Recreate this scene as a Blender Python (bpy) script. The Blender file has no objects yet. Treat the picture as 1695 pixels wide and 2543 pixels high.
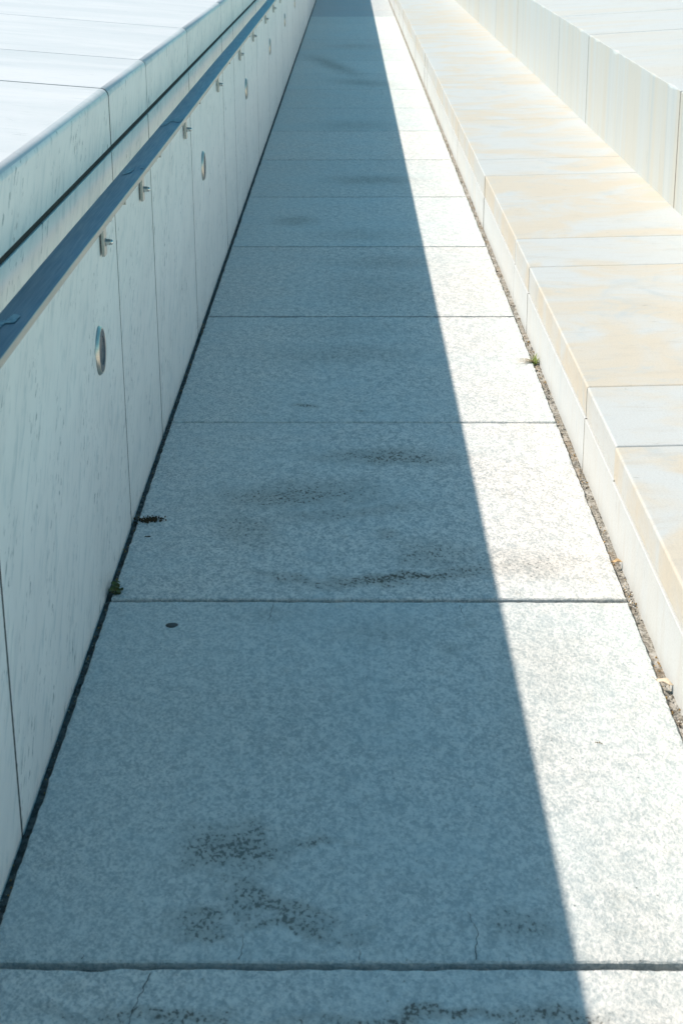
import bpy, bmesh, math, random
from mathutils import Vector, Matrix, noise
random.seed(7)
S = bpy.context.scene
COL = S.collection

# ---------------------------------------------------------------- camera
H = 1.6
cam_d = bpy.data.cameras.new("camera")
cam = bpy.data.objects.new("camera", cam_d); COL.objects.link(cam)
cam_d.sensor_fit = 'VERTICAL'; cam_d.sensor_height = 36.0; cam_d.lens = 58.19
cam_d.clip_start = 0.05; cam_d.clip_end = 2000
right = Vector((0.99996505, 0.00468094, -0.00692665))
down = Vector((-0.00488557, -0.34513393, -0.93854073))
fwd = Vector((-0.00678388, 0.93854177, -0.345099))
up, back = -down, -fwd
cam.matrix_world = Matrix(((right.x, up.x, back.x, 0), (right.y, up.y, back.y, 0), (right.z, up.z, back.z, H), (0, 0, 0, 1)))
cam_d.dof.use_dof = True; cam_d.dof.focus_distance = 5.0; cam_d.dof.aperture_fstop = 11
S.camera = cam

# ---------------------------------------------------------------- sky and sun
sun_dir = Vector((-0.975, 0.30, 1.166)).normalized()
elev = math.asin(sun_dir.z); azim = math.atan2(sun_dir.x, sun_dir.y)
w = bpy.data.worlds.new("World"); S.world = w; w.use_nodes = True
nt = w.node_tree; bg = nt.nodes["Background"]
sky = nt.nodes.new("ShaderNodeTexSky"); sky.sky_type = 'NISHITA'; sky.sun_disc = False
sky.sun_elevation = elev; sky.sun_rotation = azim; sky.ozone_density = 3.0; sky.air_density = 1.0; sky.dust_density = 0.3
tint = nt.nodes.new("ShaderNodeMix"); tint.data_type = 'RGBA'; tint.blend_type = 'MULTIPLY'; tint.inputs[0].default_value = 1.0
nt.links.new(sky.outputs[0], tint.inputs[6]); tint.inputs[7].default_value = (0.55, 1.21, 1.10, 1)
nt.links.new(tint.outputs[2], bg.inputs[0]); bg.inputs[1].default_value = 0.095
sd = bpy.data.lights.new("sun", 'SUN'); sun = bpy.data.objects.new("sun", sd); COL.objects.link(sun)
sd.energy = 4.8; sd.angle = math.radians(0.53); sd.color = (1.0, 0.875, 0.755)
sun.rotation_euler = sun_dir.to_track_quat('Z', 'Y').to_euler(); sun.location = (-6, 2, 8)
S.view_settings.view_transform = 'Standard'; S.view_settings.look = 'None'
S.view_settings.exposure = 0.38; S.view_settings.gamma = 1.0

# ---------------------------------------------------------------- helpers
def new_mat(name, rough=0.6):
    m = bpy.data.materials.new(name); m.use_nodes = True
    b = m.node_tree.nodes["Principled BSDF"]; b.inputs['Roughness'].default_value = rough
    return m, m.node_tree, b

class N:
    """small node-graph helper"""
    def __init__(s, nt): s.nt = nt
    def n(s, t, **kw):
        x = s.nt.nodes.new(t)
        for k, v in kw.items(): setattr(x, k, v)
        return x
    def l(s, a, b): s.nt.links.new(a, b)
    def val(s, sock, v):
        if hasattr(v, 'is_output') or isinstance(v, bpy.types.NodeSocket): s.l(v, sock)
        else: sock.default_value = v
    def math(s, op, a, b=0.0, c=None, clamp=False):
        x = s.n('ShaderNodeMath', operation=op); x.use_clamp = clamp
        s.val(x.inputs[0], a); s.val(x.inputs[1], b)
        if c is not None: s.val(x.inputs[2], c)
        return x.outputs[0]
    def ramp(s, f, lo, hi, a=0.0, b=1.0, smooth=True):
        x = s.n('ShaderNodeMapRange'); x.clamp = True
        if smooth: x.interpolation_type = 'SMOOTHSTEP'
        s.val(x.inputs[0], f)
        for i, v in zip((1, 2, 3, 4), (lo, hi, a, b)): s.val(x.inputs[i], v)
        return x.outputs[0]
    def mapping(s, vec, loc=(0, 0, 0), rot=(0, 0, 0), sc=(1, 1, 1)):
        x = s.n('ShaderNodeMapping'); s.l(vec, x.inputs[0])
        s.val(x.inputs[1], loc); s.val(x.inputs[2], rot); s.val(x.inputs[3], sc)
        return x.outputs[0]
    def noise(s, vec, scale, detail=4, rough=0.55, dist=0.0):
        x = s.n('ShaderNodeTexNoise'); s.l(vec, x.inputs['Vector'])
        x.inputs['Scale'].default_value = scale; x.inputs['Detail'].default_value = detail
        x.inputs['Roughness'].default_value = rough; x.inputs['Distortion'].default_value = dist
        return x.outputs[0]
    def mix(s, f, a, b, blend='MIX'):
        x = s.n('ShaderNodeMix', data_type='RGBA', blend_type=blend)
        s.val(x.inputs[0], f)
        s.val(x.inputs[6], (*a, 1) if isinstance(a, tuple) else a)
        s.val(x.inputs[7], (*b, 1) if isinstance(b, tuple) else b)
        return x.outputs[2]

def randvec(g):
    """object coordinates shifted by a random amount per block, so no two stones share veins"""
    tc = g.n('ShaderNodeTexCoord'); oi = g.n('ShaderNodeObjectInfo')
    v = g.n('ShaderNodeVectorMath', operation='SCALE'); g.l(oi.outputs['Random'], v.inputs['Scale'])
    v.inputs[0].default_value = (37.0, 53.0, 71.0)
    a = g.n('ShaderNodeVectorMath', operation='ADD'); g.l(tc.outputs['Object'], a.inputs[0]); g.l(v.outputs[0], a.inputs[1])
    return a.outputs[0], oi.outputs['Random'], tc.outputs['Object']

# ---------------------------------------------------------------- materials
def mat_slab():
    m, nt, b = new_mat("bush hammered marble", 0.62); g = N(nt)
    geo = g.n('ShaderNodeNewGeometry'); P = geo.outputs['Position']
    ro, rnd, _ = randvec(g)
    # crystalline mottling, slightly drawn out on the diagonal
    md = g.mapping(P, rot=(0, 0, math.radians(38)), sc=(1.0, 0.62, 1.0))
    wv = g.n('ShaderNodeVectorMath', operation='MULTIPLY_ADD'); wn = g.n('ShaderNodeTexNoise'); g.l(md, wn.inputs['Vector']); wn.inputs['Scale'].default_value = 45; wn.inputs['Detail'].default_value = 4
    g.l(wn.outputs['Color'], wv.inputs[0]); wv.inputs[1].default_value = (0.012, 0.012, 0.0); g.l(md, wv.inputs[2])
    dim = g.noise(wv.outputs[0], 135, 4, 0.6, 0.0)
    med = g.noise(wv.outputs[0], 42, 4, 0.62)
    grain = g.math('ADD', g.math('MULTIPLY', dim, 0.62), g.math('MULTIPLY', med, 0.38))
    fine = g.noise(g.mapping(P, rot=(0, 0, math.radians(20)), sc=(0.8, 1, 1)), 300, 4, 0.7)
    grain = g.math('ADD', g.math('MULTIPLY', grain, 0.72), g.math('MULTIPLY', fine, 0.28))
    broad = g.noise(ro, 2.6, 4, 0.6, 0.3)
    mid = g.noise(ro, 14, 4, 0.6)
    base = g.mix(g.ramp(grain, 0.425, 0.565, 0, 1, False), (0.43, 0.455, 0.455), (0.92, 0.88, 0.83))
    base = g.mix(g.ramp(broad, 0.35, 0.7, 0.0, 0.30), base, (0.60, 0.70, 0.72))
    base = g.mix(g.ramp(mid, 0.52, 0.75, 0.0, 0.30), base, (0.46, 0.53, 0.55))
    # dark pits here and there
    vo = g.n('ShaderNodeTexVoronoi'); g.l(P, vo.inputs['Vector']); vo.inputs['Scale'].default_value = 34
    v2 = g.n('ShaderNodeTexVoronoi'); g.l(P, v2.inputs['Vector']); v2.inputs['Scale'].default_value = 85
    s2 = g.n('ShaderNodeSeparateColor'); g.l(v2.outputs['Color'], s2.inputs[0])
    pore = g.math('MULTIPLY', g.ramp(v2.outputs['Distance'], 0.06, 0.15, 1, 0), g.math('GREATER_THAN', s2.outputs[0], 0.80))
    sel = g.n('ShaderNodeSeparateColor'); g.l(vo.outputs['Color'], sel.inputs[0])
    pit = g.math('MULTIPLY', g.ramp(vo.outputs['Distance'], 0.03, 0.075, 1, 0), g.math('GREATER_THAN', sel.outputs[0], 0.60))
    base = g.mix(g.math('MULTIPLY', pit, 0.75), base, (0.03, 0.04, 0.04))
    base = g.mix(g.math('MULTIPLY', pore, 0.6), base, (0.06, 0.06, 0.055))
    base = g.mix(g.ramp(g.noise(P, 19, 5, 0.7), 0.54, 0.74, 0, 0.30), base, (0.50, 0.47, 0.40))
    # stains: dirt caught in the pits, in patches; last row is painted shade  (x, y, half width, half length, turn, strength)
    stains_and_shade = [(-0.22, 2.60, 0.12, 0.13, 35, 1.0), (-0.12, 2.40, 0.17, 0.055, -22, 1.0), (-0.25, 2.38, 0.08, 0.05, 0, .85),
              (-0.10, 2.62, 0.06, 0.02, 0, .75), (-0.09, 2.345, 0.13, 0.028, -8, 1.0), (-0.25, 2.352, 0.07, 0.03, 0, .9), (-0.19, 2.47, 0.05, 0.07, 30, .9), (-0.02, 4.35, 0.34, 0.07, 14, .55), (-0.30, 4.25, 0.10, 0.22, 30, .5), (-0.28, 2.11, 0.16, 0.03, 0, .9), (0.32, 2.13, 0.12, 0.03, 0, .9),
              (0.12, 3.875, 0.30, 0.055, 10, 1.0), (-0.14, 3.87, 0.17, 0.04, -18, .7), (0.30, 3.95, 0.14, 0.07, 5, .7), (0.20, 4.05, 0.14, 0.12, 20, .65),
              (-0.16, 4.50, 0.32, 0.16, 8, .75), (0.09, 4.19, 0.05, 0.05, 0, .7), (0.46, 3.97, 0.17, 0.12, 0, .5), (0.10, 4.85, 0.28, 0.10, -6, .8),
              (0.10, 2.115, 0.34, 0.03, 2, .95), (-0.30, 2.10, 0.10, 0.035, 0, .8), (-0.156, 5.39, 0.06, 0.035, 0, .9), (0.02, 5.36, 0.02, 0.012, 0, .6),
              (0.28, 2.36, 0.09, 0.06, 0, .65), (0.06, 3.55, 0.16, 0.10, 0, .35), (0.22, 3.45, 0.05, 0.05, 0, .5), (0.35, 3.05, 0.10, 0.4, 0, .22),
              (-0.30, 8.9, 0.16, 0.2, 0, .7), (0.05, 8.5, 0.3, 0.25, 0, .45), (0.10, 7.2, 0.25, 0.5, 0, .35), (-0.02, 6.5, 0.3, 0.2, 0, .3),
              (-0.20, 3.65, 0.10, 0.07, 0, .35), (0.27, 3.60, 0.03, 0.05, 0, .5), (0.42, 3.35, 0.12, 0.3, 0, .3), (-0.2, 3.1, 0.4, 0.3, 0, .15),
              (0.45, 2.25, 0.09, 0.5, 0, .25), (-0.45, 2.12, 0.06, 0.02, 0, .5), (-0.55, 4.28, 0.03, 0.03, 0, .6),
              (0.12, 10.3, 0.34, 0.25, 0, .7), (0.02, 13.0, 0.40, 0.4, 0, .5), (-0.18, 18.0, 0.18, 1.6, 12, .75), (0.12, 16.2, 0.34, 0.6, 30, .65), (-0.05, 6.1, 0.40, 0.22, 0, .45), (0.05, 20.5, 0.4, 0.5, 0, .4), (0.15, 7.8, 0.3, 0.2, 0, .45)]  # this row paints soft dappled shade bands into the far slab colour
    tot = None
    wob = g.n('ShaderNodeVectorMath', operation='ADD')
    nz = g.n('ShaderNodeTexNoise'); g.l(P, nz.inputs['Vector']); nz.inputs['Scale'].default_value = 9; nz.inputs['Detail'].default_value = 5
    sc = g.n('ShaderNodeVectorMath', operation='MULTIPLY_ADD'); g.l(nz.outputs['Color'], sc.inputs[0])
    sc.inputs[1].default_value = (0.16, 0.16, 0); sc.inputs[2].default_value = (-0.08, -0.08, 0)
    g.l(P, wob.inputs[0]); g.l(sc.outputs[0], wob.inputs[1])
    for (x, y, hw, hl, a, k) in stains_and_shade:
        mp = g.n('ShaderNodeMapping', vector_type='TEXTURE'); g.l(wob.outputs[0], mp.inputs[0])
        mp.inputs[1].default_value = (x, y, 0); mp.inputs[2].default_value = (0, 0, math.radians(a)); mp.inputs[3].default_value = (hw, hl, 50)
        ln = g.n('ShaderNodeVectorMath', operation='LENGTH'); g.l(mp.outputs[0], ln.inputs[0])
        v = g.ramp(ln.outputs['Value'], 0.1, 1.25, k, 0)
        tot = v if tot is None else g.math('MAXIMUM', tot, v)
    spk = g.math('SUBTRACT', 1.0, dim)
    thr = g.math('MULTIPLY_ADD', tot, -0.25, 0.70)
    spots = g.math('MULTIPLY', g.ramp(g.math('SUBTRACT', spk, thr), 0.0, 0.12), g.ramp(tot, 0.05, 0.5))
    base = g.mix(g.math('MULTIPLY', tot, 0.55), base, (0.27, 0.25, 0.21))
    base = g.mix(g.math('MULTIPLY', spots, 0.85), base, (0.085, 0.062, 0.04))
    # random stone tone per slab, then object colour carrying painted far light and shade
    base = g.mix(g.math('MULTIPLY', rnd, 0.20), base, (0.50, 0.66, 0.70))
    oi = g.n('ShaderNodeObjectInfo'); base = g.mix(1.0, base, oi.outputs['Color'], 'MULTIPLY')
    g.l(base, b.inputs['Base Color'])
    hsum = g.math('ADD', g.math('MULTIPLY', grain, 1.3), g.math('MULTIPLY', fine, 0.2))
    hsum = g.math('ADD', hsum, g.math('MULTIPLY', pit, -0.8))
    b.inputs['Specular IOR Level'].default_value = 0.22
    bp = g.n('ShaderNodeBump'); bp.inputs['Strength'].default_value = 0.9; bp.inputs['Distance'].default_value = 0.0055
    g.l(hsum, bp.inputs['Height']); g.l(bp.outputs[0], b.inputs['Normal'])
    return m

def mat_panel(name, tint=(1, 1, 1), fleck=1.0, rough=0.5):
    """flecked white marble; streaks stand upright, slightly tilted"""
    m, nt, b = new_mat(name, rough); g = N(nt)
    ro, rnd, _ = randvec(g)
    tilt = g.n('ShaderNodeCombineXYZ'); g.l(g.ramp(rnd, 0, 1, 0.55, 1.0, False), tilt.inputs[0])
    mp = g.n('ShaderNodeMapping'); g.l(ro, mp.inputs[0]); g.l(tilt.outputs[0], mp.inputs[2])
    v = mp.outputs[0]
    v1 = g.mapping(v, sc=(1, 1, 0.26)); v2 = g.mapping(v, sc=(1, 1, 0.5))
    fl = g.noise(v1, 95, 3, 0.55, 0.3)
    fl2 = g.noise(v1, 34, 4, 0.6, 0.6)
    gate = g.noise(v2, 7, 2, 0.5)
    cl = g.noise(v2, 3.4, 6, 0.68, 1.2)
    c0 = tuple(x * t for x, t in zip((0.83, 0.82, 0.78), tint)); c1 = tuple(x * t for x, t in zip((0.91, 0.90, 0.85), tint))
    c2 = tuple(x * t for x, t in zip((0.46, 0.54, 0.54), tint))
    base = g.mix(g.ramp(cl, 0.3, 0.7), c0, c1)
    base = g.mix(g.ramp(fl2, 0.48, 0.72, 0, 0.5), base, c2)
    f = g.math('MULTIPLY', g.ramp(fl, 0.60, 0.68), g.ramp(gate, 0.44, 0.62))
    base = g.mix(g.math('MULTIPLY', f, 0.85 * fleck), base, (0.13, 0.19, 0.20))
    base = g.mix(g.math('MULTIPLY', rnd, 0.12), base, c2)
    g.l(base, b.inputs['Base Color'])
    bp = g.n('ShaderNodeBump'); bp.inputs['Strength'].default_value = 0.15; bp.inputs['Distance'].default_value = 0.002
    g.l(g.noise(ro, 160, 3), bp.inputs['Height']); g.l(bp.outputs[0], b.inputs['Normal'])
    return m

def mat_coping():
    m, nt, b = new_mat("honed white marble", 0.5); g = N(nt)
    ro, rnd, _ = randvec(g)
    v1 = g.mapping(ro, sc=(0.14, 1, 0.20)); fl = g.noise(v1, 60, 3, 0.55, 0.3)
    cl = g.noise(g.mapping(ro, sc=(0.4, 1, 0.4)), 4, 5, 0.6, 0.5)
    base = g.mix(g.ramp(cl, 0.3, 0.7), (0.60, 0.61, 0.62), (0.695, 0.685, 0.69))
    base = g.mix(g.ramp(fl, 0.58, 0.76, 0, 0.45), base, (0.40, 0.45, 0.46))
    base = g.mix(g.ramp(g.noise(v1, 130, 2), 0.70, 0.78, 0, 0.6), base, (0.12, 0.15, 0.15))
    g.l(base, b.inputs['Base Color'])
    bp = g.n('ShaderNodeBump'); bp.inputs['Strength'].default_value = 0.3; bp.inputs['Distance'].default_value = 0.004
    g.l(g.noise(g.mapping(ro, sc=(0.4, 1, 1)), 60, 4), bp.inputs['Height']); g.l(bp.outputs[0], b.inputs['Normal'])
    return m

def mat_warm(name, sc_fine, sc_broad, warm=1.0, bump=0.2, bscale=120, rough=0.5, tone=1.0):
    """veined marble running from blue white to peach"""
    m, nt, b = new_mat(name, rough); g = N(nt)
    ro, rnd, _ = randvec(g)
    vf = g.mapping(ro, sc=sc_fine); vb = g.mapping(ro, rot=(0.1, 0.05, 0.12), sc=sc_broad)
    broad = g.noise(vb, 1.7, 5, 0.6, 1.1); b2 = g.noise(vb, 2.6, 6, 0.66, 1.6)
    streak = g.noise(vf, 24, 5, 0.6, 0.3); dash = g.noise(vf, 62, 3, 0.55, 0.5); gr_ = g.noise(ro, 180, 4, 0.7)
    wshift = g.math('ADD', broad, g.ramp(rnd, 0, 1, -0.04, 0.06, False))
    base = g.mix(g.ramp(wshift, 0.42, 0.64, 0, warm), (0.595, 0.62, 0.615), (0.63, 0.575, 0.475))
    base = g.mix(g.ramp(b2, 0.54, 0.72, 0, 0.75), base, (0.50, 0.55, 0.565))
    base = g.mix(g.ramp(streak, 0.5, 0.75, 0, 0.36), base, (0.50, 0.465, 0.40))
    base = g.mix(g.ramp(dash, 0.66, 0.76, 0, 0.5), base, (0.28, 0.28, 0.26))
    base = g.mix(g.ramp(gr_, 0.45, 0.68, 0, 0.28), base, (0.40, 0.40, 0.37))
    base = g.mix(1.0, base, tone if isinstance(tone, tuple) else (tone, tone, tone), 'MULTIPLY')
    b.inputs['Specular IOR Level'].default_value = 0.3
    g.l(base, b.inputs['Base Color'])
    bp = g.n('ShaderNodeBump'); bp.inputs['Strength'].default_value = bump; bp.inputs['Distance'].default_value = 0.004
    g.l(g.noise(ro, bscale, 3), bp.inputs['Height']); g.l(bp.outputs[0], b.inputs['Normal'])
    return m

def mat_simple(name, c, rough=0.6, metal=0.0, var=None, scale=40, bump=0.0, bd=0.003):
    m, nt, b = new_mat(name, rough); g = N(nt)
    b.inputs['Metallic'].default_value = metal
    tc = g.n('ShaderNodeTexCoord')
    nz = g.noise(tc.outputs['Object'], scale, 4, 0.6)
    g.l(g.mix(g.ramp(nz, 0.35, 0.65), c, var or tuple(x * 0.8 for x in c)), b.inputs['Base Color'])
    if bump:
        bp = g.n('ShaderNodeBump'); bp.inputs['Strength'].default_value = bump; bp.inputs['Distance'].default_value = bd
        g.l(nz, bp.inputs['Height']); g.l(bp.outputs[0], b.inputs['Normal'])
    return m

def mat_rail(name="brushed rail steel", c0=(0.30, 0.33, 0.32), c1=(0.36, 0.38, 0.36)):
    m, nt, b = new_mat(name, 0.36); g = N(nt)
    b.inputs['Metallic'].default_value = 1.0
    tc = g.n('ShaderNodeTexCoord'); O = tc.outputs['Object']
    br = g.noise(g.mapping(O, sc=(1, 0.02, 1)), 380, 3, 0.6)
    cl = g.noise(O, 3, 3)
    base = g.mix(g.ramp(cl, 0.3, 0.7), c0, c1)
    g.l(base, b.inputs['Base Color'])
    g.l(g.ramp(br, 0.2, 0.8, 0.30, 0.46), b.inputs['Roughness'])
    bp = g.n('ShaderNodeBump'); bp.inputs['Strength'].default_value = 0.12; bp.inputs['Distance'].default_value = 0.0006
    g.l(br, bp.inputs['Height']); g.l(bp.outputs[0], b.inputs['Normal'])
    return m

def mat_grit():
    m, nt, b = new_mat("gritty bedding mortar", 0.9); g = N(nt)
    geo = g.n('ShaderNodeNewGeometry'); P = geo.outputs['Position']
    a = g.noise(P, 130, 4, 0.65); c = g.noise(P, 26, 3); d = g.noise(P, 7, 3)
    base = g.mix(g.ramp(a, 0.35, 0.65), (0.10, 0.09, 0.075), (0.42, 0.40, 0.35))
    base = g.mix(g.ramp(c, 0.5, 0.65, 0, 0.7), base, (0.50, 0.49, 0.46))
    base = g.mix(g.ramp(d, 0.52, 0.68, 0, 0.5), base, (0.22, 0.15, 0.08))
    g.l(base, b.inputs['Base Color'])
    bp = g.n('ShaderNodeBump'); bp.inputs['Strength'].default_value = 1; bp.inputs['Distance'].default_value = 0.006
    g.l(a, bp.inputs['Height']); g.l(bp.outputs[0], b.inputs['Normal'])
    return m

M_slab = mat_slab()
M_panel = mat_panel("flecked wall marble")
M_cop = mat_coping()
M_copface = M_cop
M_tread = mat_warm("veined step marble", (0.28, 1, 1), (1.15, 1.2, 0.8), 1.0, tone=0.90)
M_riser = mat_warm("pale riser marble", (1, 1, 0.2), (1, 1, 0.3), 0.22, tone=(0.92, .94, 0.97))
M_uwall = mat_warm("vertically streaked marble", (1, 1, 0.06), (1, 1.6, 0.10), 0.60, 0.25, 90, tone=(0.79, 0.825, 0.84))
M_utop = mat_warm("hammered pale marble", (0.4, 1, 1), (0.4, 1, 1), 0.45, 0.9, 110, 0.65, tone=0.93)
M_dark = mat_simple("dark joint mortar", (0.022, 0.018, 0.015), 0.9, var=(0.05, 0.04, 0.03), scale=90, bump=0.6)
M_seal = mat_simple("dark elastic sealant", (0.018, 0.024, 0.024), 0.7, var=(0.035, 0.04, 0.038), scale=30)
M_seal2 = mat_simple("grey joint filler", (0.13, 0.125, 0.11), 0.9, var=(0.24, 0.22, 0.18), scale=50)
M_strip = mat_simple("dark sealing grit", (0.03, 0.035, 0.035), 0.8, var=(0.10, 0.115, 0.115), scale=55, bump=1.0, bd=0.01)
M_grit = mat_grit()
M_rail = mat_rail(); M_rail_sky = mat_rail("brushed steel painted sky reflection", (0.048, 0.12, 0.20), (0.06, 0.145, 0.235))  # bar's top face has the deep blue sky reflection put into its colour
M_steel = mat_simple("satin steel", (0.55, 0.53, 0.49), 0.35, 1.0, var=(0.48, 0.46, 0.42))
M_chrome = mat_simple("polished steel", (0.72, 0.70, 0.66), 0.14, 1.0)
M_bezel = mat_simple("brushed bezel steel", (0.72, 0.66, 0.56), 0.38, 1.0, var=(0.64, 0.58, 0.50), scale=200)
M_face = mat_simple("ring with painted dark reflection", (0.07, 0.095, 0.12), 0.45, 0.3, var=(0.055, 0.08, 0.10))  # reflection of the shaded paving is put into this dark blue colour
M_lens = mat_simple("dark frosted glass", (0.022, 0.03, 0.036), 0.25, var=(0.035, 0.036, 0.036))
M_smear = mat_simple("dried dust smear", (0.42, 0.50, 0.52), 0.8, var=(0.20, 0.28, 0.34), scale=90)
M_earth = mat_simple("compacted earth", (0.25, 0.22, 0.18), 0.9, var=(0.32, 0.30, 0.26), scale=3)
M_crack = mat_simple("hairline crack", (0.03, 0.035, 0.035), 0.9)
M_grass = mat_simple("grass green", (0.16, 0.23, 0.03), 0.6, var=(0.24, 0.30, 0.05))
M_straw = mat_simple("dry grass", (0.33, 0.26, 0.15), 0.8, var=(0.42, 0.36, 0.25))
M_weed = mat_simple("weed green", (0.06, 0.10, 0.015), 0.6, var=(0.11, 0.10, 0.03), scale=150)
M_leaf = mat_simple("dry leaf", (0.50, 0.33, 0.16), 0.7, var=(0.55, 0.42, 0.26), scale=90)
M_leafp = mat_simple("bleached leaf", (0.62, 0.55, 0.44), 0.7, var=(0.55, 0.45, 0.32), scale=90)
M_moss = mat_simple("dark moss", (0.02, 0.017, 0.008), 0.95, var=(0.09, 0.05, 0.015), scale=200, bump=1.0)
M_gum = mat_simple("trodden gum", (0.05, 0.055, 0.055), 0.7, var=(0.075, 0.08, 0.08), scale=150)
M_peb = [mat_simple("ochre grit", (0.38, 0.24, 0.08), 0.8, scale=60), mat_simple("grey grit", (0.33, 0.32, 0.30), 0.8, scale=60), mat_simple("dark grit", (0.07, 0.06, 0.05), 0.9, scale=60), mat_simple("white chip", (0.7, 0.68, 0.62), 0.7, scale=60)]

# ---------------------------------------------------------------- object helpers
def link(name, me, parent=None, loc=(0, 0, 0)):
    o = bpy.data.objects.new(name, me); COL.objects.link(o); o.location = loc
    if parent: o.parent = parent
    return o
def root(name, loc=(0, 0, 0), label=None, cat=None, group=None, kind=None):
    o = link(name, None, None, loc); o.empty_display_size = 0.1; tag(o, label, cat, group, kind); return o
def tag(o, label=None, cat=None, group=None, kind=None):
    for k, v in (('label', label), ('category', cat), ('group', group), ('kind', kind)):
        if v: o[k] = v
    return o
def build(name, bm, mats, parent=None, loc=(0, 0, 0), smooth=False):
    me = bpy.data.meshes.new(name); bmesh.ops.recalc_face_normals(bm, faces=bm.faces); bm.to_mesh(me); bm.free()
    for m in (mats if isinstance(mats, (list, tuple)) else [mats]): me.materials.append(m)
    if smooth:
        for p in me.polygons: p.use_smooth = True
    return link(name, me, parent, loc)

def hexa(bm, c8):
    """c8: bottom 4 then top 4, both counter-clockwise"""
    v = [bm.verts.new(p) for p in c8]
    fs = [(3, 2, 1, 0), (4, 5, 6, 7), (0, 1, 5, 4), (1, 2, 6, 5), (2, 3, 7, 6), (3, 0, 4, 7)]
    return [bm.faces.new([v[i] for i in f]) for f in fs]

def block(name, mats, parent, x0, x1, y0, y1, zb, zt, bev=0.003, seg=2, rough=0.0, top_mat=0):
    """stone block; zb and zt are functions (x, y) -> z"""
    cx, cy = (x0 + x1) / 2, (y0 + y1) / 2; cz = zb(x0, y0)
    pts = [(x0, y0), (x1, y0), (x1, y1), (x0, y1)]
    bm = bmesh.new()
    fs = hexa(bm, [(x - cx, y - cy, zb(x, y) - cz) for x, y in pts] + [(x - cx, y - cy, zt(x, y) - cz) for x, y in pts])
    top = fs[1]
    if bev: 
        bmesh.ops.bevel(bm, geom=list(bm.edges), offset=bev, segments=seg, profile=0.5, affect='EDGES')
    if top_mat:
        for f in bm.faces:
            f.normal_update()
            if abs(f.normal.z) > 0.9 and f.calc_center_median().z > (zt(cx, cy) - cz) * 0.5: f.material_index = top_mat
    return build(name, bm, mats, parent, (cx - parent.location.x, cy - parent.location.y, cz - parent.location.z))

FAR = 46.0

# ---------------------------------------------------------------- ground under everything
bm = bmesh.new()
hexa(bm, [(-150, -100, -0.5), (150, -100, -0.5), (150, 260, -0.5), (-150, 260, -0.5), (-150, -100, -0.16), (150, -100, -0.16), (150, 260, -0.16), (-150, 260, -0.16)])
tag(build("ground", bm, M_earth), kind='structure')

# ---------------------------------------------------------------- walkway of big slabs
ramp = root("walkway", (0, 0, 0), kind='structure')
zs = lambda x, y: -0.006 * (x + 0.6)
L, R, GAP = -0.594, 0.6705, 0.021
def slab(y0, y1, idx):
    """one paving slab with a ragged top edge, chamfer of broken stone and a sunk side"""
    cx, cy = (L + R) / 2, (y0 + y1) / 2
    near = y0 < 6
    st = 0.011 if near else 0.05
    loop = []
    nx, ny = int((R - L) / st), int((y1 - y0) / st)
    for i in range(nx): loop.append((L + (R - L) * i / nx, y0, 0, -1))
    for i in range(ny): loop.append((R, y0 + (y1 - y0) * i / ny, 1, 0))
    for i in range(nx): loop.append((R - (R - L) * i / nx, y1, 0, 1))
    for i in range(ny): loop.append((L, y1 - (y1 - y0) * i / ny, -1, 0))
    bm = bmesh.new()
    rings = []
    for k, (inset, dz) in enumerate(((0.010, 0.0), (0.0025, -0.0006), (0.0, -0.004), (0.0, -0.020), (0.0, -0.08))):
        ring = []
        for (x, y, nx_, ny_) in loop:
            p = Vector((x, y, idx * 3.1))
            n = noise.noise(p * 38) * 0.0034 + noise.noise(p * 90) * 0.0016
            n2 = min(0, noise.noise(p * 7 + Vector((5, 5, 5))) + 0.20) * 0.009
            n2 = max(n2, -0.006) if noise.noise(p * 3) > -0.2 else 0
            e = n + (n2 if k in (1,) else 0)
            if k == 0: e = 0; 
            if k >= 3: e = 0
            if k == 2: e = n * 0.6 + n2 * 0.4
            xx = x - nx_ * (inset - e); yy = y - ny_ * (inset - e)
            if k == 0:
                xx = min(max(x, L + inset), R - inset); yy = min(max(y, y0 + inset), y1 - inset)
            zz = zs(xx, yy) + dz + (noise.noise(p * 60) * 0.0012 if k == 1 else 0)
            ring.append(bm.verts.new((xx - cx, yy - cy, zz)))
        rings.append(ring)
    n = len(loop)
    for a, b in zip(rings, rings[1:]):
        for i in range(n):
            f = bm.faces.new((a[i], a[(i + 1) % n], b[(i + 1) % n], b[i]))
            if b is rings[4]: f.material_index = 2
    bm.faces.new(rings[0]); bm.faces.new(list(reversed(rings[4])))
    bmesh.ops.triangulate(bm, faces=[f for f in bm.faces if len(f.verts) > 4])
    for f in bm.faces: f.smooth = False
    # hairline cracks are part of their slab
    for cr in CRACKS:
        if not (y0 - 0.01 < cr[0][1] < y1 + 0.01): continue
        pts = []
        for (ax, ay), (bx, by) in zip(cr, cr[1:]):
            for t in range(6): pts.append((ax + (bx - ax) * t / 6, ay + (by - ay) * t / 6))
        pts.append(cr[-1]); prev = None; m = len(pts)
        for j, (px, py) in enumerate(pts):
            px += noise.noise(Vector((px * 9, py * 70, 1))) * 0.006; wd = (0.0008 if m > 13 else 0.0006) * (1 - 0.75 * j / m)
            zz = zs(px, py) + 0.0006
            cur = (bm.verts.new((px - wd - cx, py - cy, zz)), bm.verts.new((px + wd - cx, py - cy, zz)))
            if prev:
                f = bm.faces.new((prev[0], prev[1], cur[1], cur[0])); f.material_index = 1
            prev = cur
    return build("paving_slab", bm, [M_slab, M_crack, M_dark], ramp, (cx, cy, 0))
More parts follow.
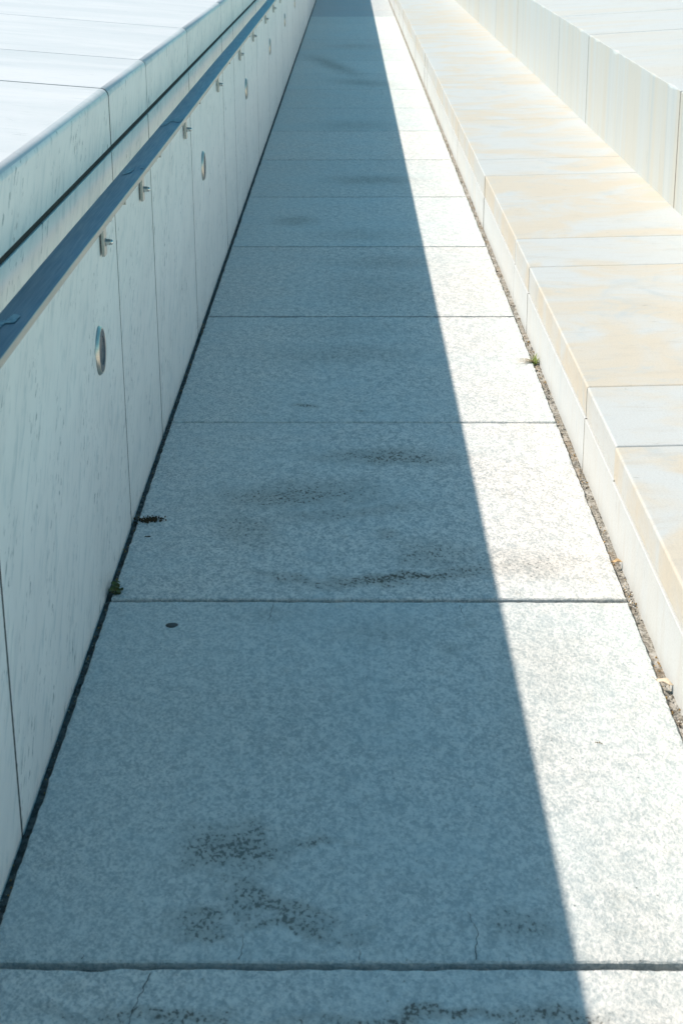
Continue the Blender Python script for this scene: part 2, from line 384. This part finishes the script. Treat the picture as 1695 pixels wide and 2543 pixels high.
CRACKS = [[(0.195, 2.262), (0.197, 2.30), (0.205, 2.335), (0.196, 2.375), (0.19, 2.40)], [(-0.184, 2.262), (-0.182, 2.29), (-0.187, 2.33)],
          [(-0.326, 2.225), (-0.336, 2.17), (-0.345, 2.12), (-0.343, 2.07)], [(0.258, 3.705), (0.262, 3.66), (0.268, 3.60)], [(-0.196, 3.705), (-0.199, 3.64), (-0.204, 3.60)],
          [(0.006, 2.262), (0.008, 2.29)], [(0.19, 6.74), (0.186, 6.86), (0.17, 6.93)], [(-0.44, 2.262), (-0.439, 2.275)], [(0.32, 5.18), (0.325, 5.10)]]
joints = [2.238 + 1.4865 * i for i in range(-3, 30)]
for i, (a, b) in enumerate(zip(joints, joints[1:])):
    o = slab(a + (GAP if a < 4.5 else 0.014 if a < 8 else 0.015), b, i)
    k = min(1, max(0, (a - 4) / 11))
    o.color = (0.80, 0.81, 0.83, 1) if a > 25.9 else [(v, v * (1 + .035 * k), v * (1 + .02 * k), 1) for v in [random.uniform(.95, 1.03)]][0]  # painted shade darkens the last slabs, painted reflected light tints far ones teal
    if a > 6:
        gp = 0.014 if a < 8 else 0.015
        block("joint_filler", M_seal, ramp, L + 0.004, R - 0.004, a + 0.0005, a + gp - 0.0005, lambda x, y: -0.05, lambda x, y: zs(x, y) - 0.0022, 0)
# bed the slabs lie in, seen in the open joints
bm = bmesh.new(); e = FAR
hexa(bm, [(-0.85, -2.5, -0.14), (0.85, -2.5, -0.14), (0.85, e, -0.14), (-0.85, e, -0.14), (-0.85, -2.5, -0.060), (0.85, -2.5, -0.066), (0.85, e, -0.066), (-0.85, e, -0.060)])
build("mortar_bed", bm, M_dark, ramp)
def strip(name, x0, x1, z, mat, amp, seed):
    bm = bmesh.new(); rows = []
    ys = []; y = -2.0
    while y < FAR: ys.append(y); y += 0.012 if y < 9 else 0.08
    for y in ys:
        rows.append([bm.verts.new((x0 + (x1 - x0) * k / 4, y, z + noise.noise(Vector((k * 0.9 + seed, y * 30, seed))) * amp + noise.noise(Vector((k, y * 5, seed + 3))) * amp)) for k in range(5)])
    for a, b in zip(rows, rows[1:]):
        for k in range(4): bm.faces.new((a[k], a[k + 1], b[k + 1], b[k]))
    return build(name, bm, mat, None)
tag(strip("gravel_strip", 0.655, 0.700, -0.017, M_grit, 0.004, 2), kind='structure')
tag(strip("gutter_strip", -0.625, -0.580, -0.010, M_strip, 0.003, 9), kind='structure')

# ---------------------------------------------------------------- left retaining wall
XW = -0.610
wall = root("retaining_wall", (XW, 0, 0), "long left marble wall in shade under a sloping sunlit coping", "wall")
WJ = [-2.0, -0.6, 1.05, 2.65, 4.275, 5.085, 6.42, 8.13, 8.93, 9.83, 11.15, 12.75, 14.05, 15.4, 16.7, 18.3, 19.1, 20.7, 22.3, 23.1, 24.7, 26.3, 27.1, 28.7, 30.3, 31.9, 33.5, 35.1, 36.7, 38.3, 40, 42, 44]
for a, b in zip(WJ, WJ[1:]):
    g_ = 0.010 if a < 9 else 0.012
    off = random.uniform(0, 0.0005)
    block("wall_panel", M_panel, wall, XW - 0.04, XW + off, a + g_ / 2, b - g_ / 2, lambda x, y: -0.03, lambda x, y: 1.010, 0.0006, 1)
    block("joint_sealant", M_seal, wall, XW - 0.03, XW + 0.0003, b - g_ / 2 - 0.0004, b + g_ / 2 + 0.0004, lambda x, y: -0.03, lambda x, y: 1.009, 0)
    # coping stone: rounded nose, top rising to the left
    x0, x1 = -3.1, XW + off * 0.5
    sl = 0.083
    gc = 0.008; gl = 0.014 if a == 4.275 else gc; gr = 0.014 if b == 4.275 else gc
    y0, y1 = a + gl / 2, b - gr / 2
    cy = (y0 + y1) / 2
    ztop = 1.1675
    prof = [(x0, 1.0255), (x1, 1.0255)]
    r = 0.020
    for k in range(9):
        t = k / 8 * (math.pi / 2 - math.atan(sl) * 0)
        prof.append((x1 - r + r * math.cos(t), ztop - r + r * math.sin(t)))
    prof.append((x0, ztop + sl * (x1 - r - x0)))
    bm = bmesh.new()
    A = [bm.verts.new((x - XW, y0 - cy, z)) for x, z in prof]; B = [bm.verts.new((x - XW, y1 - cy, z)) for x, z in prof]
    for i in range(len(prof)):
        j = (i + 1) % len(prof); f = bm.faces.new((A[i], B[i], B[j], A[j])); f.smooth = 2 <= i <= 9; f.material_index = 1 if i in (1, 2, 3, 4) else 0
    bs = bmesh.new(); gs = gr
    A2 = [bs.verts.new((x - XW - (0.0003 if x > -1 else 0), b - gs / 2 - 0.001 - cy, z - (0.0006 if z > 1.1 else 0))) for x, z in prof]; B2 = [bs.verts.new((x - XW - (0.0003 if x > -1 else 0), b + gs / 2 + 0.001 - cy, z - (0.0006 if z > 1.1 else 0))) for x, z in prof]
    for i in range(len(prof)):
        j = (i + 1) % len(prof); bs.faces.new((A2[i], B2[i], B2[j], A2[j]))
    bs.faces.new(A2); bs.faces.new(list(reversed(B2)))
    build("joint_sealant", bs, M_seal, wall, (0, cy, 0))
    fa = bm.faces.new(A); fb = bm.faces.new(list(reversed(B)))
    bmesh.ops.bevel(bm, geom=list(fa.edges) + list(fb.edges), offset=0.0012, segments=2, affect='EDGES')
    build("coping_stone", bm, [M_cop, M_panel], wall, (0, cy, 0))
bm = bmesh.new()
hexa(bm, [(-3.0 - XW, -2.0, -0.16), (-0.0012, -2.0, -0.16), (-0.0012, 44, -0.16), (-3.0 - XW, 44, -0.16), (-3.0 - XW, -2.0, 1.000), (-0.0012, -2.0, 1.000), (-0.0012, 44, 1.000), (-3.0 - XW, 44, 1.000)])
hexa(bm, [(-1.0, -2.0, 1.001), (-0.0035, -2.0, 1.001), (-0.0035, 44, 1.001), (-1.0, 44, 1.001), (-1.0, -2.0, 1.030), (-0.0035, -2.0, 1.030), (-0.0035, 44, 1.030), (-1.0, 44, 1.030)])
hexa(bm, [(-1.0, -2.0, 1.031), (-0.0012, -2.0, 1.031), (-0.0012, 44, 1.031), (-1.0, 44, 1.031), (-1.0, -2.0, 1.148), (-0.0012, -2.0, 1.148), (-0.0012, 44, 1.148), (-1.0, 44, 1.148)])
build("wall_core", bm, M_dark, wall)
bm = bmesh.new()
zl = 1.1675 + 0.083 * 2.47
hexa(bm, [(-60, -20, -0.15), (-3.105, -20, -0.15), (-3.105, 60, -0.15), (-60, 60, -0.15), (-60, -20, zl - 0.004), (-3.105, -20, zl - 0.004), (-3.105, 60, zl - 0.004), (-60, 60, zl - 0.004)])
tag(build("upper_terrace", bm, M_cop), kind='structure')

# ---------------------------------------------------------------- right: low step and upper wall
XS, XU = 0.6955, 1.486
low = root("low_step", (XS, 0, 0), "low sunlit step with peach veined marble treads beside the walkway", "step")
zseam = lambda x, y: 0.150 - 0.0004 * y
ztr = lambda x, y: 0.243 + 0.0036 * (min(y, 14) - 4.5) + 0.018 * (x - XS)
TJ = [4.187 - 2.27 * 3]
while TJ[-1] < 44: TJ += [TJ[-1] + 0.571, TJ[-1] + 2.27]
for a, b in zip(TJ, TJ[1:]):
    g_ = 0.006 if abs(a - 4.187) < .01 else 0.0035
    o_ = random.uniform(-0.003, 0.002)
    block("riser_block", M_riser, low, XS + o_, XS + 0.12, a + 0.0045, b - 0.0045, lambda x, y: -0.12, lambda x, y: zseam(x, y) - 0.0025, 0.002, 2)
    block("joint_sealant", M_seal2, low, XS + 0.0004, XS + 0.10, b - 0.0043, b + 0.0043, lambda x, y: -0.12, lambda x, y: zseam(x, y) - 0.004, 0)
    if TJ.index(a) % 1 == 0:
        block("joint_sealant", M_seal2, low, XS + 0.0035, XU, b - 0.0021 - (b > 8) * .001, b + 0.0021 + (b > 8) * .001, lambda x, y: zseam(x, y) + 0.004, lambda x, y: ztr(x, y) - 0.0006 - 0.006 * (x < XS + 0.01), 0)
        block("tread_block", M_tread, low, XS + 0.003 + o_, XU + 0.02, a + (0.005 if abs(a - 4.187) < .01 else 0.002), b - 0.002, lambda x, y: zseam(x, y) + 0.0015, ztr, 0.006, 3)
bm = bmesh.new()
hexa(bm, [(0.0035, -4, -0.16), (1.2, -4, -0.16), (1.2, 44, -0.16), (0.0035, 44, -0.16), (0.0035, -4, 0.148), (1.2, -4, 0.148), (1.2, 44, 0.130), (0.0035, 44, 0.130)])
build("step_core", bm, M_dark, low)

upp = root("upper_wall", (XU, 0, 0), "pale streaked marble wall with rough top edge above the low step", "wall")
UJ = [-2.0, -0.0, 1.53, 4.58, 6.1, 7.665, 10.72, 12.25, 15.35, 17.65, 20.0, 21.6, 24.6, 26.2, 29.3, 30.9, 34, 37, 40, 44]
zub = lambda x, y: 0.20
zut = lambda x, y: 0.795 + 0.0085 * (min(y, 16) - 7.7) + 0.055 * (x - XU)
for a, b in zip(UJ, UJ[1:]):
    g_ = 0.016 if abs(a - 7.665) < .01 or abs(b - 7.665) < .01 else 0.010
    # face panel with an uneven, spalled top arris
    y0, y1 = a + g_ / 2, b - g_ / 2; cy = (y0 + y1) / 2
    n = max(8, int((y1 - y0) / 0.02)); m = 24
    bm = bmesh.new(); rows = []
    xs = [XU, XU, XU, XU + 0.004, XU + 0.012, XU + 0.03] + [XU + 0.03 + 2.97 * (k / 6) for k in range(1, 7)]
    for i in range(n + 1):
        y = y0 + (y1 - y0) * i / n; row = []
        ch = max(0, noise.noise(Vector((y * 4, 2, 7)))) * 0.022 + abs(noise.noise(Vector((y * 17, 1, 3)))) * 0.007 + 0.001
        zt = zut(XU, y)
        row.append((XU, zub(XU, y))); row.append((XU, zt - 0.05))
        row.append((XU, zt - ch * 1.1 - 0.001)); row.append((XU + ch * 0.45, zt - ch * 0.35)); row.append((XU + ch * 1.2 + 0.002, zut(XU + ch * 1.2, y)))
        for k in range(1, 7): row.append((XU + 0.06 + 2.94 * k / 6, zut(XU + 0.06 + 2.94 * k / 6, y)))
        row.append((XU + 3.0, zub(XU, y)))
        rows.append([bm.verts.new((x - XU, y - cy, z)) for x, z in row])
    for r0, r1 in zip(rows, rows[1:]):
        for k in range(len(r0) - 1):
            f = bm.faces.new((r0[k], r1[k], r1[k + 1], r0[k + 1])); f.material_index = 0 if k < 3 else 1
        bm.faces.new((r0[-1], r1[-1], r1[0], r0[0]))
    block("joint_sealant", M_seal2, upp, XU - 0.0004, XU + 0.05, b - g_ / 2 + 0.001, b + g_ / 2 - 0.001, zub, lambda x, y: zut(x, y) - 0.012, 0)
    bm.faces.new(rows[0]); bm.faces.new(list(reversed(rows[-1])))
    build("wall_block", bm, [M_uwall, M_utop], upp, (0, cy, 0))
bm = bmesh.new()
hexa(bm, [(0.02, -2, -0.16), (2.9, -2, -0.16), (2.9, 44, -0.16), (0.02, 44, -0.16), (0.02, -2, 0.60), (2.9, -2, 0.60), (2.9, 44, 0.60), (0.02, 44, 0.60)])
build("wall_core", bm, M_dark, upp)
bm = bmesh.new()
zr = 0.90
hexa(bm, [(4.49, -20, -0.15), (60, -20, -0.15), (60, 60, -0.15), (4.49, 60, -0.15), (4.49, -20, zr), (60, -20, zr), (60, 60, zr), (4.49, 60, zr)])
tag(build("plaza", bm, M_utop), kind='structure')

# ---------------------------------------------------------------- handrail
rail = root("handrail", (-0.536, 0, 0.986), "long flat brushed steel handrail running along the left wall", "handrail")
bm = bmesh.new(); rows = []
y = -1.5; ys = []
while y < FAR - 2: ys.append(y); y += 0.25
for y in ys:
    dx = noise.noise(Vector((y * 0.35, 4, 4))) * 0.004; dz = noise.noise(Vector((y * 0.45, 9, 1))) * 0.003
    rows.append([bm.verts.new((x + dx, y, z + dz)) for x, z in ((-0.028, -0.014), (0.0275, -0.014), (0.0283, -0.013), (0.0283, -0.001), (0.0275, 0.0), (-0.028, 0.0), (-0.0288, -0.001), (-0.0288, -0.013))])
for a, b in zip(rows, rows[1:]):
    for k in range(8):
        f = bm.faces.new((a[k], b[k], b[(k + 1) % 8], a[(k + 1) % 8])); f.material_index = 1 if k == 4 else 0
bm.faces.new(rows[0]); bm.faces.new(list(reversed(rows[-1])))
bar = build("rail_bar", bm, [M_rail, M_rail_sky], rail)
# dried smears on the bar
def smear(cx, cy, pts):
    vs = []; bm = bmesh.new()
    for (x, y) in pts:
        yy = cy + y; dx = noise.noise(Vector((yy * 0.35, 4, 4))) * 0.004; dz = noise.noise(Vector((yy * 0.45, 9, 1))) * 0.003
        vs.append(bm.verts.new((max(-0.027, min(0.027, cx + x + dx)), yy, dz + 0.0012)))
    bm.faces.new(vs); build("dust_smear", bm, M_smear, bar)
leafp = [(-0.012, -0.05), (-0.004, -0.045), (0.003, -0.03), (0.006, 0.0), (0.007, 0.03), (0.004, 0.05), (-0.002, 0.045), (-0.008, 0.015), (-0.012, -0.02)]
smear(-0.006, 4.10, leafp); smear(0.012, 4.12, [(0.0, 0.02), (0.004, 0.04), (0.012, 0.03), (0.011, 0.022), (0.004, 0.03)])
smear(-0.014, 5.06, [(x * 1.2, yy * 1.8) for x, yy in leafp]); smear(0.010, 5.12, [(-0.02, -0.03), (0.012, -0.06), (0.016, 0.05), (-0.01, 0.06), (-0.022, 0.02)])
smear(-0.014, 2.50, leafp); smear(0.0, 2.55, [(-0.01, -0.02), (0.008, -0.02), (0.009, 0.03), (-0.004, 0.04)])
smear(-0.010, 11.2, [(x, yy * 3) for x, yy in leafp])

def cyl(bm, c, axis, r0, r1, h, n=20):
    """tapered cylinder from point c along unit axis"""
    ax = Vector(axis).normalized(); u = ax.orthogonal().normalized(); v = ax.cross(u); c = Vector(c)
    A = [bm.verts.new(c + (u * math.cos(t) + v * math.sin(t)) * r0) for t in [2 * math.pi * k / n for k in range(n)]]
    B = [bm.verts.new(c + ax * h + (u * math.cos(t) + v * math.sin(t)) * r1) for t in [2 * math.pi * k / n for k in range(n)]]
    for i in range(n): bm.faces.new((A[i], A[(i + 1) % n], B[(i + 1) % n], B[i]))
    bm.faces.new(A); bm.faces.new(list(reversed(B)))
def lathe(bm, prof, axis_x=True, n=32, c=(0, 0, 0), smooth=True):
    """profile (offset along +X, radius)"""
    rings = []
    for (x, r) in prof:
        rings.append([bm.verts.new((c[0] + x, c[1] + math.cos(2 * math.pi * k / n) * r, c[2] + math.sin(2 * math.pi * k / n) * r)) for k in range(n)])
    for a, b in zip(rings, rings[1:]):
        for i in range(n):
            f = bm.faces.new((a[i], a[(i + 1) % n], b[(i + 1) % n], b[i])); f.smooth = smooth
    bm.faces.new(rings[0]); bm.faces.new(list(reversed(rings[-1])))
def make_bracket(y):
    # plate stands on the wall, bolts stick out, arm carries the bar; origin at plate centre
    z = 0.798 + 0.062
    br = None
    bm = bmesh.new()
    hexa(bm, [(0, -0.020, -0.062), (0.008, -0.020, -0.062), (0.008, 0.020, -0.062), (0, 0.020, -0.062), (0, -0.020, 0.073), (0.008, -0.020, 0.073), (0.008, 0.020, 0.073), (0, 0.020, 0.073)])
    bmesh.ops.bevel(bm, geom=list(bm.edges), offset=0.0008, segments=1, affect='EDGES')
    br = build("bracket", bm, M_steel, rail, (XW + 0.0045 + 0.536, y, z - 0.986))
    bm = bmesh.new()
    cyl(bm, (0.008, 0, 0.066), (1, 0, 0), 0.006, 0.006, 0.054, 16); cyl(bm, (0.056, 0, 0.061), (0, 0, 1), 0.006, 0.006, 0.052, 16)
    build("arm", bm, M_steel, br)
    nuts = []
    for zz in (-0.030, 0.026):
        bm = bmesh.new()
        cyl(bm, (-0.004, 0, zz), (1, 0, 0), 0.004, 0.004, 0.012, 12)
        cyl(bm, (0.008, 0, zz), (1, 0, 0), 0.0095, 0.0095, 0.002, 20)
        cyl(bm, (0.010, 0, zz), (1, 0, 0), 0.0085, 0.0085, 0.008, 6)
        lathe(bm, [(0.018, 0.0075), (0.0225, 0.0068), (0.0255, 0.0045), (0.0268, 0.0012)], c=(0, 0, zz), n=20)
        build("cap_nut", bm, M_chrome, br)
    return br
BY = [2.45, 4.006, 4.80, 6.145, 7.74, 9.35, 10.67, 12.29, 13.58, 14.9, 16.4, 17.9]
b0 = make_bracket(BY[0])
kids = [o for o in COL.objects if o.parent == b0]
for y in BY[1:] + [19.4, 21, 22.5, 24, 26, 28, 30]:
    c = b0.copy(); COL.objects.link(c); c.parent = rail; c.location.y = y
    for k in kids:
        d = k.copy(); COL.objects.link(d); d.parent = c

# ---------------------------------------------------------------- round lights set in the wall
def light_parts(rt):
    bm = bmesh.new()
    lathe(bm, [(-0.004, 0.060), (0.0015, 0.0600), (0.0025, 0.0592), (0.0088, 0.0545), (0.0092, 0.0535), (0.0080, 0.0520), (0.0, 0.0515)], n=64)
    for f in bm.faces:
        if len(f.verts) > 4: pass
    build("bezel", bm, M_bezel, rt)
    bm = bmesh.new(); lathe(bm, [(0.004, 0.0518), (0.0088, 0.0516), (0.0090, 0.0510), (0.0090, 0.0362), (0.0078, 0.0350), (0.004, 0.0348)], n=64, smooth=False)
    build("face_ring", bm, M_face, rt)
    bm = bmesh.new()
    lathe(bm, [(0.0045, 0.0347), (0.0078, 0.0345), (0.0080, 0.034), (0.0082, 0.012), (0.0082, 0.001)], n=48)
    build("lens", bm, M_lens, rt)
LY = [3.885, 6.885, 9.895, 12.93, 15.96, 18.9]
LL = ["largest round steel wall light, nearest one, below the handrail", "second nearest round steel wall light in the left wall",
      "third round steel wall light from the front of the left wall", "fourth round steel wall light along the left wall, a thin sliver",
      "fifth round steel wall light, small sliver just below top frame edge", "farthest round steel wall light, touching the photo's top edge"]
l0 = root("wall_light", (XW, LY[0], 0.590), LL[0], "wall light", "round lights set in the left wall")
light_parts(l0); kids = [o for o in COL.objects if o.parent == l0]
for y, lb in zip(LY[1:], LL[1:]):
    c = l0.copy(); COL.objects.link(c); c.location = (XW, y, 0.590); c['label'] = lb
    for k in kids:
        d = k.copy(); COL.objects.link(d); d.parent = c

# ---------------------------------------------------------------- grit, weeds, leaves, litter
rg = random.Random(3)
bm = bmesh.new()
def pebble(bm, x, y, z, r, mi):
    R_ = Matrix.Rotation(rg.uniform(0, 6.28), 4, Vector((rg.random(), rg.random(), rg.random() + .1)).normalized())
    Sx = Matrix.Diagonal((1, rg.uniform(.6, 1), rg.uniform(.4, .8), 1))
    res = bmesh.ops.create_icosphere(bm, subdivisions=1, radius=r, matrix=Matrix.Translation((x, y, z)) @ R_ @ Sx)
    for v in res['verts']:
        v.co += Vector((rg.uniform(-1, 1), rg.uniform(-1, 1), rg.uniform(-1, 1))) * r * 0.22
        for f in v.link_faces: f.material_index = mi
for i in range(2600):
    y = rg.uniform(2.6, 12) if i % 3 else rg.uniform(2.8, 6.2)
    cl = noise.noise(Vector((y * 3.3, 1, 1)))
    if rg.random() > 0.30 + cl * 1.4: continue
    cc = noise.noise(Vector((y * 2.1, 8, 1)))
    mi = rg.choices([0, 1, 2, 3], [max(.1, .5 + cc * 1.6), 1.2, .45, .28])[0]
    r = rg.uniform(.0012, .0034) * (1.5 if rg.random() < .08 else 1)
    pebble(bm, rg.uniform(0.672, 0.694), y, -0.0155 + r * 0.3 + max(0, cl) * .008, r, mi)
tag(build("loose_gravel", bm, M_peb), "loose ochre and grey grit filling the gap beside the low step", "gravel", kind='stuff')
bm = bmesh.new()
for i in range(500):
    y = rg.uniform(2.2, 9); r = rg.uniform(.001, .003)
    pebble(bm, rg.uniform(-0.608, -0.596), y, -0.008 + r * .4, r, rg.choice([1, 2, 2, 2, 0]))
tag(build("loose_gravel", bm, M_peb), "dark grit lying in the gap along the left wall foot", "gravel", kind='stuff')

def blade(bm, base, direction, length, width, curl, mi=0, seg=6):
    d = Vector(direction).normalized(); side = d.cross(Vector((0, 0, 1)))
    side = (side if side.length > 1e-3 else Vector((1, 0, 0))).normalized()
    prev = None; p = Vector(base)
    for s in range(seg + 1):
        t = s / seg; wd = width * (1 - t) ** 0.7 * 0.5 + 0.00015
        a, b, = bm.verts.new(p - side * wd), bm.verts.new(p + side * wd)
        cmid = bm.verts.new(p + Vector((0, 0, -wd * 0.5)))
        if prev:
            for q, r_ in (((prev[0], prev[1]), (a, cmid)), ((prev[1], prev[2]), (cmid, b))):
                f = bm.faces.new((q[0], q[1], r_[1], r_[0])); f.material_index = mi
        prev = (a, cmid, b)
        p = p + d * (length / seg); d = (d + Vector((0, 0, -curl))).normalized()
tuft = root("grass_tuft", (0.678, 5.975, -0.012), "small green grass tuft with dry blades growing beside the low step", "grass tuft")
bm = bmesh.new()
for i in range(46):
    a = rg.uniform(-2.4, 1.2); el = rg.uniform(0.3, 1.3)
    blade(bm, (rg.uniform(-.006, .008), rg.uniform(-.012, .012), 0), (math.cos(a + 1.6) * math.cos(el), math.sin(a + 1.6) * math.cos(el) * .9, math.sin(el)), rg.uniform(.02, .048), .0028, rg.uniform(.05, .25))
build("green_blades", bm, M_grass, tuft)
bm = bmesh.new()
for i in range(26):
    a = math.pi + rg.uniform(-.45, .45)
    blade(bm, (rg.uniform(-.01, .002), rg.uniform(-.01, .012), 0.008), (math.cos(a), math.sin(a), rg.uniform(.15, .6)), rg.uniform(.04, .085), .0016, rg.uniform(.12, .22))
build("dry_blades", bm, M_straw, tuft)

# leafy weed where the joint meets the left wall
weed = root("leafy_weed", (-0.590, 3.775, -0.010), "small leafy green weed at the left wall foot by a slab joint", "weed")
bm = bmesh.new(); bs = bmesh.new()
for i in range(34):
    a = rg.uniform(0, 6.28); d = rg.uniform(.004, .030)
    c = Vector((math.cos(a) * d * .62 + .005, math.sin(a) * d * 1.25 + .012, rg.uniform(.010, .030)))
    r = rg.uniform(.0035, .0075); nrm = Vector((rg.uniform(-.6, .6), rg.uniform(-.8, .3), 1)).normalized(); u = nrm.orthogonal().normalized(); v = nrm.cross(u)
    ctr = bm.verts.new(c - nrm * r * .25)
    ring = [bm.verts.new(c + (u * math.cos(t) + v * math.sin(t)) * r * (1 + .18 * math.sin(3 * t))) for t in [k * 6.2832 / 10 for k in range(10)]]
    for k in range(10): bm.faces.new((ctr, ring[k], ring[(k + 1) % 10]))
    p0 = Vector((0.002, 0.006, 0)); cyl(bs, p0, c - p0, .0006, .0005, (c - p0).length, 5)
build("leaves", bm, M_weed, weed); build("stems", bs, M_weed, weed)

# moss clump and crumbs a little farther along
bm = bmesh.new()
for i in range(150):
    x = rg.gauss(0, .017); y = rg.gauss(0, .011) + .15 * x
    pebble(bm, x, y, rg.uniform(0, .004), rg.uniform(.0015, .0045), 0)
o = build("moss_clump", bm, [M_moss], None, (-0.562, 4.295, 0.0)); tag(o, "dark brown moss clump on the slab edge next to the left wall", "moss")
bm = bmesh.new()
for i in range(9): pebble(bm, -.007 + i * .0017, rg.uniform(-.0008, .0008), .001, .0022, 0)
o = build("twig_scrap", bm, [M_moss], None, (-0.552, 4.165, 0.0)); tag(o, "tiny dark twig scrap in front of the moss clump", "twig")

# trodden gum
bm = bmesh.new()
n = 26; ctr = [0, 0]
prof = [(1.0, 0.0), (0.93, 0.0016), (0.7, 0.0024), (0.3, 0.0027)]
rings = [[bm.verts.new((math.cos(t) * .0135 * s * (1 + .10 * math.sin(2 * t + 1) + .05 * math.sin(5 * t)), math.sin(t) * .0135 * s * (1 + .06 * math.sin(3 * t)), z)) for t in [k * 6.2832 / n for k in range(n)]] for s, z in prof]
for a, b in zip(rings, rings[1:]):
    for i in range(n): bm.faces.new((a[i], a[(i + 1) % n], b[(i + 1) % n], b[i]))
bm.faces.new(rings[-1]); bm.faces.new(list(reversed(rings[0])))
o = build("gum_spot", bm, M_gum, None, (-0.429, 3.582, -0.0007), True); tag(o, "dark round gum spot trodden onto the second slab", "gum")

def leaf(loc, rz, ln, wd, mat, label, rx=0.15, tiltx=0.0):
    bm = bmesh.new(); rows = []; n = 12
    for i in range(n + 1):
        t = i / n; x = (t - .5) * ln; hw = wd * .5 * math.sin(math.pi * t ** 0.8) ** .8 + .0004
        arch = .10 * ln * math.sin(math.pi * t)
        rows.append([(x, hw * s, arch + abs(s) * wd * .22 + .002 * math.sin(9 * t + 3 * s)) for s in (-1, -.5, 0, .5, 1)])
    top = [[bm.verts.new(p) for p in r] for r in rows]; bot = [[bm.verts.new((p[0], p[1], p[2] - .0005)) for p in r] for r in rows]
    for g_, fl in ((top, False), (bot, True)):
        for a, b in zip(g_, g_[1:]):
            for k in range(4):
                q = (a[k], b[k], b[k + 1], a[k + 1]); bm.faces.new(q[::-1] if fl else q)
    # stalk
    cyl(bm, (-ln * .5, 0, .001), (-1, .2, .25), .0007, .0005, ln * .35, 6)
    o = build("dead_leaf", bm, mat, None, loc, True); o.rotation_euler = (rx, tiltx, rz)
    tag(o, label, "leaf", "dead leaves lying on the gap beside the low step"); return o
leaf((0.681, 3.965, 0.001), 0.05, .027, .013, M_leaf, "small orange dry leaf across the gap beside the low step")
leaf((0.676, 3.255, 0.003), -0.55, .040, .015, M_leafp, "larger pale dry leaf over the gap at the right edge", .2, 0.1)
# scraps on the walkway
for (x, y, s, lb) in ((0.498, 3.0, .010, "tiny brown leaf crumb on the sunlit part of the nearest big slab"), (0.665, 2.262, .012, "dry straw crumb in the nearest joint at the right edge")):
    bm = bmesh.new()
    for i in range(7): pebble(bm, rg.gauss(0, s * .35), rg.gauss(0, s * .3), .001, rg.uniform(.0012, .0022), 0)
    o = build("leaf_crumb", bm, [M_straw], None, (x, y, zs(x, y))); tag(o, lb, "crumb")
